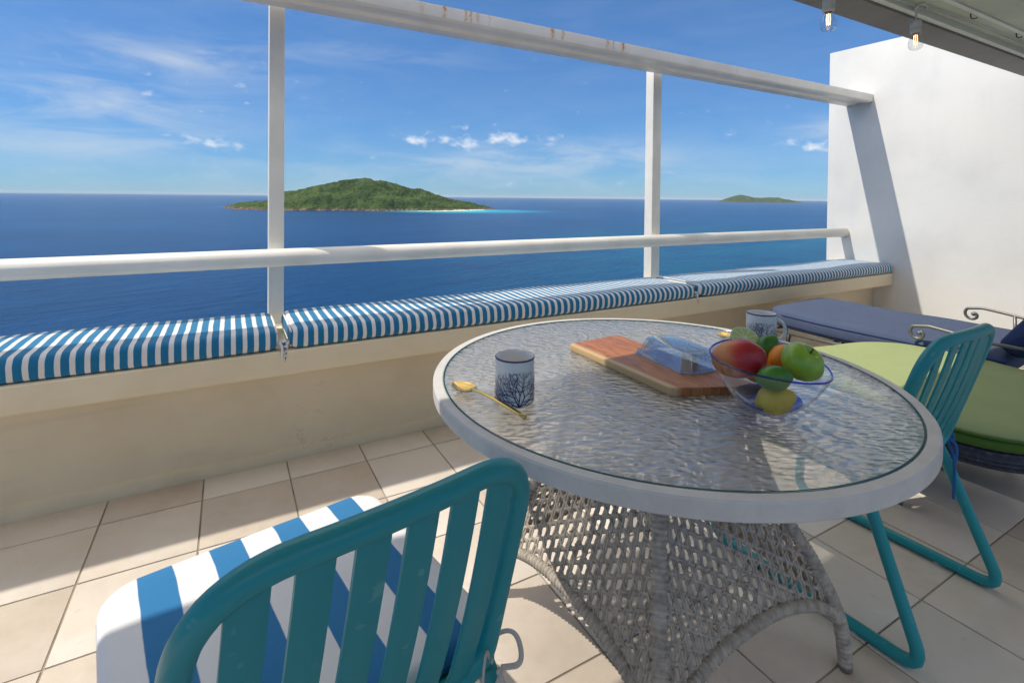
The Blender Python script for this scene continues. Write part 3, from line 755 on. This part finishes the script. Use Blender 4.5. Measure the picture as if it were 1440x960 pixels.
# cane panels: four legs, four panels with an arched lower edge
def panel(k):
    d1 = Vector((cos(LA[k]), sin(LA[k]), 0)); d2 = Vector((cos(LA[(k+1) % 4]), sin(LA[(k+1) % 4]), 0))
    mid = (d1+d2)*.5; tg = (d2-d1)*.5; hw0 = tg.length; tgn = tg/hw0; ml = mid.length; mn = mid/ml
    def pos(s, z, off=0.):
        r = rz(z); w = s/(r*hw0)
        bulge = -.020*(1-w*w)*(1 if z > .1 else .5)
        return BO+mn*(r*ml+bulge+off)+tgn*s+Vector((0, 0, z))
    def zl(s):
        w = min(1, abs(s)/(.455*hw0)); return .132+.082*(1-w**2.6)**.62
    def inside(s, z): return zl(s) <= z <= .695 and abs(s) <= rz(z)*hw0-.010
    mbp = MB(); D = .0335
    def strand(pts, r, ph, flat=(.45, 1.)):
        run = []; i = 0
        for s, z in pts+[(9, 9)]:
            ok = inside(s, z) if s < 5 else False
            if ok: run.append(pos(s, z, .0016*sin(ph+i*1.72))); i += 1
            else:
                if len(run) > 1: mbp.tube(run, r, 5, caps=False, flat=flat, up=mn)
                run = []
    st = .009; Sp = .0285; rnd = random.Random(k); zc = .42
    for fam, (an, off) in enumerate(((0., 0.), (2*pi/3, 0.), (4*pi/3, .5))):
        nx, nz = cos(an), sin(an); tx, tz = -nz, nx
        for m_ in range(-22, 23):
            q = (m_+off)*Sp+rnd.uniform(-.0008, .0008)
            for e, rad, fl in (((-.0043, .0043, (.5, 1.)), (.0043, .0043, (.5, 1.))) if fam == 0 else ((0., .0056, (.28, 1.)),)):
                L = [((q+e)*nx+tx*w+.0010*sin(w*40+m_), zc+(q+e)*nz+tz*w) for w in [-.56+st*i for i in range(int(1.12/st)+1)]]
                strand(L, rad, fam*2.1+m_*pi, fl)
    # loose ends and short ties that roughen the weave
    for _ in range(60):
        z = rnd.uniform(.2, .66); s = rnd.uniform(-1, 1)*(rz(z)*hw0-.02)
        if inside(s, z):
            a = rnd.uniform(-.9, .9)*(1 if rnd.random() < .7 else 2); L = rnd.uniform(.012, .026)
            mbp.tube([pos(s-L*cos(a)*.5, z-L*sin(a)*.5, .003), pos(s, z, .0065), pos(s+L*cos(a)*.5, z+L*sin(a)*.5, .003)], .0017, 4, flat=(.7, 1), up=mn)
    o = mbp.build('woven_panel', 'wicker_grey', table); o['kind'] = 'stuff'
    S = [-.452*hw0+.904*hw0*i/40 for i in range(41)]
    arch = [pos(s, zl(s), .002) for s in S]
    wrapped(arch, .0135, .0125, .32, 9).build('arch_hoop', 'wicker_grey', table)
    top = [pos(s, .69, 0) for s in [-.16, -.08, 0, .08, .16]]
    MB().tube(top, .012, 8).build('top_bar', 'wicker_grey', table)
for k in range(4): panel(k)

# ------------------------------------------------------------------ teal chairs
def chair_parts(t):
    r = .0165
    B = [(.231, -.268, .436), (.215, -.393, .845), (.0, -.415, .850), (-.215, -.393, .845), (-.231, -.268, .436), (0, -.276, .430)]
    P = rounded(B, [.05, .105, .2, .105, .05, .1], 9, True)
    MB().tube(resample(P, .012, True), r, 16, True).build('back_frame', 'teal_paint', t)
    # slats bow a little and run from the lower bar to the top rail
    for k in range(6):
        u = (k-2.5)/2.5; xb, xt = u*.168, u*.160
        yt = -.413+.020*(xt/.215)**2; zt = .848-.004*abs(u)
        a = Vector((xb, -.274, .434)); c = Vector((xt, yt+.002, zt)); m_ = a.lerp(c, .45)+Vector((0, -.020, 0))
        Q = bez(a, m_, c, 12); mb = MB(); w = .0215; th = .003
        vs = []
        for i, q in enumerate(Q):
            tn = (Q[min(i+1, 12)]-Q[max(i-1, 0)]).normalized(); nn = Vector((1, 0, 0)).cross(tn).normalized()
            for sx, sn in ((-1, -1), (1, -1), (1, 1), (-1, 1)): vs.append(q+Vector((sx*w, 0, 0))+nn*sn*th)
        fs = [(i*4+j, i*4+(j+1) % 4, (i+1)*4+(j+1) % 4, (i+1)*4+j) for i in range(12) for j in range(4)]
        mb.add(vs, fs+[(0, 3, 2, 1), (48, 49, 50, 51)], False); mb.build('back_slat', 'teal_paint', t, bevel=.0012)
    for s in (-1, 1):
        L = [(s*.247, -.245, .436), (s*.272, -.414, r), (s*.272, .222, r), (s*.250, .185, .436)]
        leg_ = MB().tube(resample(rounded(L, [.06, .062, .062, .06], 8, True), .014, True), r, 14, True).build('leg', 'teal_paint', t)
        for y in (-.25, .10): MB().lathe([(0, -.001), (.012, -.001), (.014, .006), (0, .010)], 10, (s*.272, y, 0)).build('glide', 'tie_grey', leg_)
    for s in (-1, 1):
        MB().tube([(s*.228, -.268, .434), (s*.240, -.255, .437)], .0195, 14).build('weld_collar', 'teal_paint', t)
    MB().tube([(-.250, .195, .428), (.250, .195, .428)], .012, 10).build('seat_bar', 'teal_paint', t)
    for k in range(6):
        u = (k-2.5)/2.5
        MB().box(u*.168-.021, u*.168+.021, -.270, .2, .433, .438).build('seat_slat', 'teal_paint', t, bevel=.001)
def make_chair(label, loc, rz_):
    t = thing('metal_chair', label, 'chair', (loc[0], loc[1], 0), rz_, 'teal metal chairs at the table'); chair_parts(t); return t
CH1, CR1 = (.102, .979), radians(10.7)
CH2, CR2 = (1.818, 1.017), radians(1.5)
make_chair('teal slatted metal chair in the foreground, its back to the viewer', CH1, CR1)
make_chair('teal slatted metal chair at the right of the table, before the green ottoman', CH2, CR2)
def seat_cushion(label, loc, rz_, kind):
    t = thing('seat_cushion', label, 'cushion', (loc[0], loc[1], .4385), rz_, 'chair seat cushions')
    def fn(p, q):
        e = (1-q[0]**6)*(1-q[1]**6)
        if q[2] > -.2: p.z += (.008*e+noise.noise(Vector((p.x*6, p.y*6, 2.2)))*.005*e)*max(0, (q[2]+.2)/1.2)
        rr_ = .065; x, y = p.x, p.y               # rounded corners in plan
        ax, ay = .272-rr_, .262-rr_
        if abs(x) > ax and abs(y) > ay:
            d = Vector((abs(x)-ax, abs(y)-ay)); m_ = max(d.x, d.y); 
            if d.length > 1e-6:
                d = d.normalized()*m_; p.x = math.copysign(ax+d.x, x); p.y = math.copysign(ay+d.y, y)
        return p
    pad_ = MB().rbox(.272, .262, .020, .017, (22, 22, 1), fn, (0, .006, .020)).build('pad', 'seat_stripe', t)
    P = rounded([(.268, -.252, .016), (.268, .264, .016), (-.268, .264, .016), (-.268, -.252, .016)], .06, 8, True)
    MB().tube(P, .0042, 8, True).build('piping', 'piping_blue', pad_)
    x, y, z = .240, -.250, .012
    m_ = 'tie_grey' if kind == 0 else 'tie_blue_plain'
    w = .0046
    loops = [[(x, y, z), (x+.045, y-.035, z+.03), (x+.055, y-.05, z-.035), (x+.012, y-.04, z-.022)],
             [(x, y-.03, z-.012), (x-.035, y-.055, z+.05), (x-.05, y-.065, z-.05), (x+.004, y-.045, z-.03)],
             [(x+.004, y-.04, z-.02), (x+.02, y-.05, z-.07), (x+.03, y-.052, z-.12), (x+.022, y-.05, z-.16)],
             [(x+.004, y-.04, z-.02), (x+.012, y-.05, z-.06), (x+.004, y-.052, z-.11), (x+.014, y-.05, z-.15)]]
    if kind == 1:
        loops = [[(x-.02, y, z), (x+.02, y-.03, z+.02), (x+.035, y-.04, z-.02), (x+.008, y-.02, z-.02)],
                 [(x, y-.02, z), (x-.005, y-.05, z-.05), (x-.012, y-.055, z-.12), (x-.02, y-.055, z-.19)],
                 [(x, y-.02, z), (x+.02, y-.045, z-.02), (x+.02, y-.05, z-.05), (x-.005, y-.05, z-.09)]]
    for L in loops:
        Q = [Vector(p) for p in L]
        for _ in range(3): Q = [Q[0]]+[q for a_, b2_ in zip(Q, Q[1:]) for q in (a_.lerp(b2_, .25), a_.lerp(b2_, .75))]+[Q[-1]]
        MB().tube(Q, w, 8, flat=(1., .45)).build('tie', m_, t)
    return t
seat_cushion('blue and white wide striped cushion on the foreground teal chair', CH1, CR1, 0)
seat_cushion('striped seat cushion with blue ties on the right teal chair', CH2, CR2, 1)

# ------------------------------------------------------------------ slate blue chaise longue along the side wall
ch = thing('chaise_longue', 'metal framed chaise longue with scroll arms and slate blue cushion by the white side wall', 'chaise', (3.72, 1.2, 0), radians(4))
def cfn(p, q):
    e = (1-q[0]**6)*(1-abs(q[1])**6)
    if q[2] > -.3:
        p.z += (.018*e+noise.noise(Vector((p.x*3, p.y*3, 5)))*.010)*max(0, (q[2]+.3)/1.3)
    f = max(0, q[1]); p.x *= 1-.16*max(0, f-.82)/.18*abs(1) if f > .82 else 1
    p.z += .020*max(0, q[1])**2
    return p
MB().rbox(.405, .62, .055, .042, (12, 18, 2), cfn, (0, .42, .40)).build('seat_cushion', 'slate_fabric', ch)
for zz in (.375, .432):
    L = [Vector((-.402, -.2+.1*i, zz+.020*max(0, (-.2+.1*i-.42)/.62)**2)) for i in range(12)]+[Vector((-.36, .985, zz+.02))]
    MB().tube(L, .0045, 8).build('piping', 'navy_fabric', ch)
Mb = Matrix.Translation((0, -.22, .44)) @ Matrix.Rotation(radians(-58), 4, 'X')
mbk = MB().rbox(.405, .34, .055, .045, (10, 10, 2), cfn)
mbk.v = [tuple(Mb @ Vector((v[0], v[1]-.34, v[2]+.02))) for v in mbk.v]
mbk.build('back_cushion', 'navy_fabric', ch)
for s in (-1, 1):
    L = [(s*.40, 1.0, .335), (s*.41, .3, .335), (s*.41, -.25, .335), (s*.40, -.62, .86)]
    MB().tube(rounded(L, .06, 6), .012, 10).build('side_rail', 'iron_grey', ch)
    for y in (.86, .1, -.25):
        MB().tube(rounded([(s*.40, y, .335), (s*.405, y+.02, .18), (s*.42, y+.03, .0)], .08, 6), .013, 10).build('leg', 'iron_dark', ch)
    # scroll arm: a curl at its front, sloping back to the backrest
    A = []
    for i in range(26):
        a = -.4*pi+i/25.*1.75*pi; q = .014+.030*i/25.
        A.append(Vector((s*.435, .155-q*cos(a)*1.0, .505+q*sin(a)*.85)))
    A = [Vector((p.x, p.y, p.z)) for p in A]
    spir = []
    for i in range(30):
        w = i/29.; a = radians(-140+w*430); q = .012+.036*w
        spir.append(Vector((s*.435, .145-q*cos(a)*-1, .500+q*sin(a))))
    spir += [Vector((s*.435, .08, .556)), Vector((s*.435, -.02, .538)), Vector((s*.43, -.14, .520)), Vector((s*.42, -.30, .515)), Vector((s*.41, -.40, .55))]
    # curl turns so that its outer end faces the back
    curl = []
    for i in range(28):
        w = i/27.; a = radians(-250+w*340); q = .010+.036*w**.8
        curl.append(Vector((s*.435, .145+q*cos(a), .505+q*sin(a))))
    curl = curl[:-3]
    tail = [Vector((s*.435, .10, .552)), Vector((s*.435, .0, .540)), Vector((s*.43, -.14, .520)), Vector((s*.42, -.32, .520)), Vector((s*.41, -.42, .57))]
    arm_ = MB().tube(resample(rounded(curl+tail, .01, 2), .008), .0085, 10).build('scroll_arm', 'iron_grey', ch)
    MB().lathe([(0, -.013), (.009, -.009), (.013, 0), (.009, .009), (0, .013)], 12, (s*.435, .142, .507)).build('scroll_ball', 'iron_grey', arm_)
    MB().tube([(s*.43, -.05, .535), (s*.415, -.06, .335)], .009, 8).build('arm_post', 'iron_grey', ch)
for y in (.98, .6, .2, -.2): MB().tube([(-.40, y, .333), (.40, y, .333)], .009, 8).build('cross_bar', 'iron_grey', ch)

# ------------------------------------------------------------------ green ottoman
ot = thing('wicker_ottoman', 'low dark wicker ottoman with a thick lime green cushion behind the right chair', 'ottoman', (2.86, 1.06, 0), radians(-11))
def sup(a, A, B, e=3.4):
    c_, s_ = cos(a), sin(a); k = (abs(c_/A)**e+abs(s_/B)**e)**(-1/e); return k*c_, k*s_
def loft(rows, seg=96):
    """rows: (scale-inset, z)"""
    mb = MB(); vs = []
    for ins, z in rows:
        for k in range(seg):
            x, y = sup(2*pi*k/seg, .515-ins, .545-ins)
            nz = noise.noise(Vector((x*4, y*4, 3)))*.006 if z > .41 else 0
            vs.append((x, y, z+nz))
    fs = [(i*seg+k, i*seg+(k+1) % seg, (i+1)*seg+(k+1) % seg, (i+1)*seg+k) for i in range(len(rows)-1) for k in range(seg)]
    fs += [tuple(range(seg))[::-1], tuple((len(rows)-1)*seg+k for k in range(seg))]
    return mb.add(vs, fs)
loft([(.03, .385), (.008, .387), (.0, .393), (.004, .402), (.018, .415), (.05, .426), (.12, .434), (.25, .440), (.40, .442), (.50, .442)]).build('cushion_top', 'green_fabric', ot)
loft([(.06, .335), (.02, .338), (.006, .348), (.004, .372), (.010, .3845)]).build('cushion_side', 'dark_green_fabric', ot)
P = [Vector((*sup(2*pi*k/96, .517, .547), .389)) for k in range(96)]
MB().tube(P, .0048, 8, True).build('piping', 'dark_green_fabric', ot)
loft([(.05, .262), (.03, .264), (.022, .272), (.022, .326), (.03, .334), (.06, .334)]).build('wicker_base', 'wicker_navy', ot)
for a in (radians(198), radians(-50), radians(45), radians(128)):
    x, y = sup(a, .47, .50)
    leg_ = wrapped([(x*.98, y*.98, .27), (x, y, .16), (x*1.01, y*1.01, .03)], .021, .012, .2, 12).build('leg', 'wicker_navy', ot)
    MB().lathe([(0, 0), (.009, 0), (.010, .010), (.017, .030), (0, .034)], 12, (x*1.01, y*1.01, 0)).build('foot', 'iron_grey', leg_)

# ------------------------------------------------------------------ things on the table
def mug(label, loc, rz_, handle_ang):
    t = thing('mug', label, 'mug', loc, rz_, 'white mugs with blue branch print')
    R_ = .0455; H_ = .108
    bd_ = MB().lathe([(0, .003), (R_-.006, .003), (R_-.004, .0), (R_-.001, .003), (R_, .010), (R_+.0005, H_-.006), (R_+.0002, H_-.001), (R_-.0015, H_), (R_-.0035, H_-.001), (R_-.004, H_-.008), (R_-.0045, .012), (R_-.010, .007), (0, .0065)], 56).build('body', 'ceramic', t)
    MB().lathe([(R_+.0009, H_-.0032), (R_+.0009, H_-.0006), (R_-.0012, H_+.0006), (R_-.0014, H_+.0002)], 56).build('rim_band', 'ink_blue', bd_)
    hx = []
    for i in range(15):
        a = radians(-78+156*i/14.); hx.append(Vector((R_-.004+.032*cos(a), 0, .055+.034*sin(a))))
    Rm = Matrix.Rotation(handle_ang, 4, 'Z')
    hd_ = MB().tube([Rm @ p for p in hx], .0062, 10, flat=(.8, 1.25)).build('handle', 'ceramic', t)
    MB().tube([Rm @ (p+Vector((.0054, 0, 0)) if i > 1 else p+Vector((.004, 0, .002))) for i, p in enumerate(hx[3:12])], .0024, 6, flat=(.5, 2)).build('handle_stripe', 'ink_teal', hd_)
    # branching print, thin ink lines lying on the glaze
    ink = MB(); rng = random.Random(11)
    def on(th, h): return Vector(((R_+.0013)*cos(th), (R_+.0013)*sin(th), h))
    def line(th, h, d, L, w, depth):
        n_ = 4; pts = [(th, h)]
        for i in range(n_):
            d += rng.uniform(-.18, .18)
            th += sin(d)*L/n_/R_; h += cos(d)*L/n_
            if h > .083 or h < .003: break
            pts.append((th, h))
        if len(pts) < 2: return
        ink.tube([on(*p) for p in pts], lambda i: w*(1-.3*i/len(pts)), 5, flat=(.25, 1), up=on(th, 0).normalized())
        if depth:
            line(*pts[-1], d-rng.uniform(.25, .65), L*rng.uniform(.7, .86), w*.72, depth-1)
            line(*pts[-1], d+rng.uniform(.25, .65), L*rng.uniform(.7, .86), w*.72, depth-1)
            if depth > 1 and len(pts) > 2: line(*pts[len(pts)//2], d+rng.choice((-1, 1))*rng.uniform(.7, 1.0), L*.7, w*.6, depth-2)
    for d0 in (-1.15, -.6, -.05, .5, 1.1): line(0, .004, d0, .026, .0014, 5)
    o = ink.build('branch_print', 'ink_blue', bd_); return t
mug('white mug with blue branch print standing by the gold spoon', (.588, 1.030, TH+.0005), radians(-106), radians(190))
mug('white mug with blue branch print and side handle, behind the fruit bowl', (1.536, 1.052, TH+.0005), radians(-136), radians(96))

def spoon(label, loc, rz_, flip=1):
    t = thing('spoon', label, 'spoon', loc, rz_, 'gold spoons on the table')
    def bf(u, v):
        a = 2*pi*u; q = v
        x = .021*cos(a)*q*(1-.12*sin(a)*q); y = .031*sin(a)*q
        return Vector((x, y+.012, .0105-.0075*(1-q*q)))
    mb = lofted(bf, 28, 8)
    mb2 = lofted(lambda u, v: bf(u, v)-Vector((0, 0, .0014)), 28, 8)
    mb.add(mb2.v, [f[::-1] for f in mb2.f]); 
    n_ = len(mb.v)
    mb.build('bowl', 'gold', t)
    t.scale = (1.22, 1.22, 1.22)
    P = bez((0, -.014, .0105), (0, -.05, .017), (0, -.165, .0035), 16)
    MB().tube(P, lambda i: .0036+.0026*(i/16.)**1.5 if i < 15 else .005, 10, flat=(.55, 1)).build('handle', 'gold', t)
    return t
spoon('gold spoon lying beside the nearer mug', (.512, 1.130, TH+.0006), radians(14))
spoon('gold spoon lying before the far mug, behind the cut lime', (1.488, 1.150, TH+.0006), radians(-40))

bd = thing('cutting_board', 'reddish brown wooden cutting board with angled near end, under the glass dish', 'cutting board', (1.04, 1.07, TH+.0008))
poly = [(-.104, .222), (-.096, .228), (.100, .240), (.106, .234), (.108, -.288), (-.092, -.200), (-.102, -.190)]
MB().prism(poly, 0, .021).build('board', 'board_wood', bd, bevel=.005, seg=3)

dish = thing('glass_dish', 'clear rectangular glass dish lying on the cutting board', 'dish', (1.118, 1.025, TH+.0225), radians(-6))
def frust(z0, z1, a0, b0, a1, b1, ch_=.018):
    def oc(a, b_): return [(-a+ch_, -b_), (a-ch_, -b_), (a, -b_+ch_), (a, b_-ch_), (a-ch_, b_), (-a+ch_, b_), (-a, b_-ch_), (-a, -b_+ch_)]
    A, B = oc(a0, b0), oc(a1, b1); vs = [(x, y, z0) for x, y in A]+[(x, y, z1) for x, y in B]
    return vs, [(i, (i+1) % 8, (i+1) % 8+8, i+8) for i in range(8)], tuple(range(8, 16))
mb = MB(); vs, fs, top = frust(.003, .046, .066, .108, .050, .092); mb.add(vs, fs+[top], False)
mb.build('outer_shell', 'dish_glass', dish, bevel=.003)
mb = MB(); vs, fs, top = frust(.003, .040, .060, .102, .045, .087); mb.add(vs, fs+[top], False); mb.build('inner_shell', 'frosty_glass', dish, bevel=.004)
def dish_flange(): 
    vs, fs, top = frust(0, .005, .074, .116, .072, .114, .022); vi, fi, ti = frust(0, .005, .062, .104, .062, .104)
    m_ = MB(); m_.add(vs+vi, fs+[(i+24, (i+1) % 8+24, (i+1) % 8+8, i+8) for i in range(8)]+[(i, (i+1) % 8, (i+1) % 8+16, i+16) for i in range(8)], False); return m_
dish_flange().build('flange', 'dish_glass', dish)

bowl = thing('fruit_bowl', 'clear glass fruit bowl with blue rim, filled with fruit', 'bowl', (1.082, .722, TH+.0005))
RB = [(0, .0), (.040, .0), (.052, .004), (.072, .018), (.092, .037), (.109, .059), (.122, .081), (.131, .100), (.136, .112)]
def bw(q, a, r, z):
    ov = 1+.075*cos(2*(a-radians(33))); return Vector((q.x*ov, q.y*ov, q.z+ (z/.112)**2*(.010*cos(a-radians(120))+.004*cos(2*(a-radians(33))))))
MB().lathe(RB, 72, warp=bw).build('outer_wall', 'clear_glass', bowl)
rim_pts = [bw(Vector((.135*cos(a), .135*sin(a), .1135)), a, .135, .1135) for a in [2*pi*k/72 for k in range(72)]]
MB().tube(rim_pts, .0023, 10, True).build('blue_rim', 'blue_glass', bowl)
MB().lathe([(0, .0045), (.036, .0045), (.050, .009), (.066, .019), (.076, .028)], 48, warp=bw).build('blue_inner_base', 'cobalt_glass', bowl)

def blob_mesh(rx, ry, rz_, tip=0., dip=0., seg=36, rings=24, asym=0.):
    mb = MB(); vs = []; fs = []
    for i in range(rings+1):
        ph = pi*i/rings; c_, s_ = cos(ph), sin(ph)
        for k in range(seg):
            a = 2*pi*k/seg
            z = rz_*c_+(math.copysign(tip*max(0, abs(c_)-.86)/.14, c_) if tip else 0)
            if dip: z -= math.copysign(dip*math.exp(-(s_/.26)**2), c_)
            q = 1+asym*c_
            pt = Vector((rx*s_*cos(a)*q, ry*s_*sin(a)*q, z))
            vs.append(pt*(1+.045*noise.noise(pt*32+Vector((rx*900, rz_*700, 0)))))
    for i in range(rings):
        for k in range(seg): fs.append((i*seg+k, (i+1)*seg+k, (i+1)*seg+(k+1) % seg, i*seg+(k+1) % seg))
    return mb.add(vs, fs)
def fruit_obj(name, label, cat, mb, m, loc, rot, group=None):
    o = mb.build(name, m); o.location = loc; o.rotation_euler = rot
    return tag(o, label, cat, group)
fruit_obj('mango', 'red and orange ripe mango at the left of the fruit bowl', 'mango', blob_mesh(.060, .044, .043, 0, 0, asym=.0), 'mango_skin', (1.022, .756, .856), (.1, -.25, radians(-62)))
fruit_obj('orange', 'orange showing between the mango and the back lime', 'orange', blob_mesh(.034, .034, .033), 'orange_skin', (1.102, .765, .818), (.3, 0, 0), 'oranges in the bowl')
fruit_obj('orange', 'orange tucked behind the green apple', 'orange', blob_mesh(.034, .034, .033), 'orange_skin', (1.165, .738, .838), (1, 0, 0), 'oranges in the bowl')
fruit_obj('lime', 'dark green lime at the back of the bowl, beside the cut lime', 'lime', blob_mesh(.026, .026, .031, .004), 'lime_skin', (1.165, .781, .856), (.4, .5, .2), 'whole limes in the bowl')
fruit_obj('lime', 'green lime at the front of the bowl, on top of the lemon', 'lime', blob_mesh(.027, .027, .034, .004), 'lime_skin', (1.022, .668, .838), (0, radians(78), radians(-40)), 'whole limes in the bowl')
fruit_obj('lemon', 'yellow lemon seen through the glass under the front lime', 'lemon', blob_mesh(.031, .031, .038, .006), 'lemon_skin', (1.040, .677, .785), (radians(60), radians(30), radians(10)))
ap = thing('apple', 'large green apple at the right of the fruit bowl', 'apple', (1.122, .668, .858), 0); ap.rotation_euler = Vector((.10, -.50, .72)).to_track_quat('Z', 'Y').to_euler()
blob_mesh(.044, .044, .040, 0, .019, 48, 36, .05).build('body', 'apple_skin', ap)
MB().tube(bez((0, 0, .018), (.001, 0, .030), (.004, .002, .040), 6), .0017, 8).build('stem', 'stem_brown', ap)
hl = thing('cut_lime', 'lime half with its pale cut face up at the back of the bowl', 'lime', (1.136, .822, .873), 0); hl.rotation_euler = (radians(24), radians(-28), radians(15)); hl.scale = (1.15, 1.15, 1.15)
mb = MB(); mb.lathe([(.0001, -.031), (.010, -.0295), (.019, -.025), (.026, -.015), (.0295, -.004), (.0298, 0)], 40); mb.build('rind', 'lime_skin', hl)
mb = MB(); vs = [(0, 0, .0005)]+[(.0298*cos(2*pi*k/40), .0298*sin(2*pi*k/40), 0) for k in range(40)]
mb.add(vs, [(0, 1+k, 1+(k+1) % 40) for k in range(40)], False).build('cut_face', 'lime_flesh', hl)

# ------------------------------------------------------------------ the air over the sea
hz = bpy.data.materials.new('haze'); hz.use_nodes = True; ht_ = hz.node_tree
for nd in list(ht_.nodes):
    if nd.type != 'OUTPUT_MATERIAL': ht_.nodes.remove(nd)
pv = ht_.nodes.new('ShaderNodeVolumePrincipled'); pv.inputs['Color'].default_value = (.80, .88, 1, 1); pv.inputs['Density'].default_value = 0.9e-5
ht_.links.new(pv.outputs[0], ht_.nodes['Material Output'].inputs['Volume'])
MATS['haze'] = hz
structure(MB().box(-85000, 85000, -85000, 85000, SEA-8, 200).build('haze', 'haze'), 'stuff')
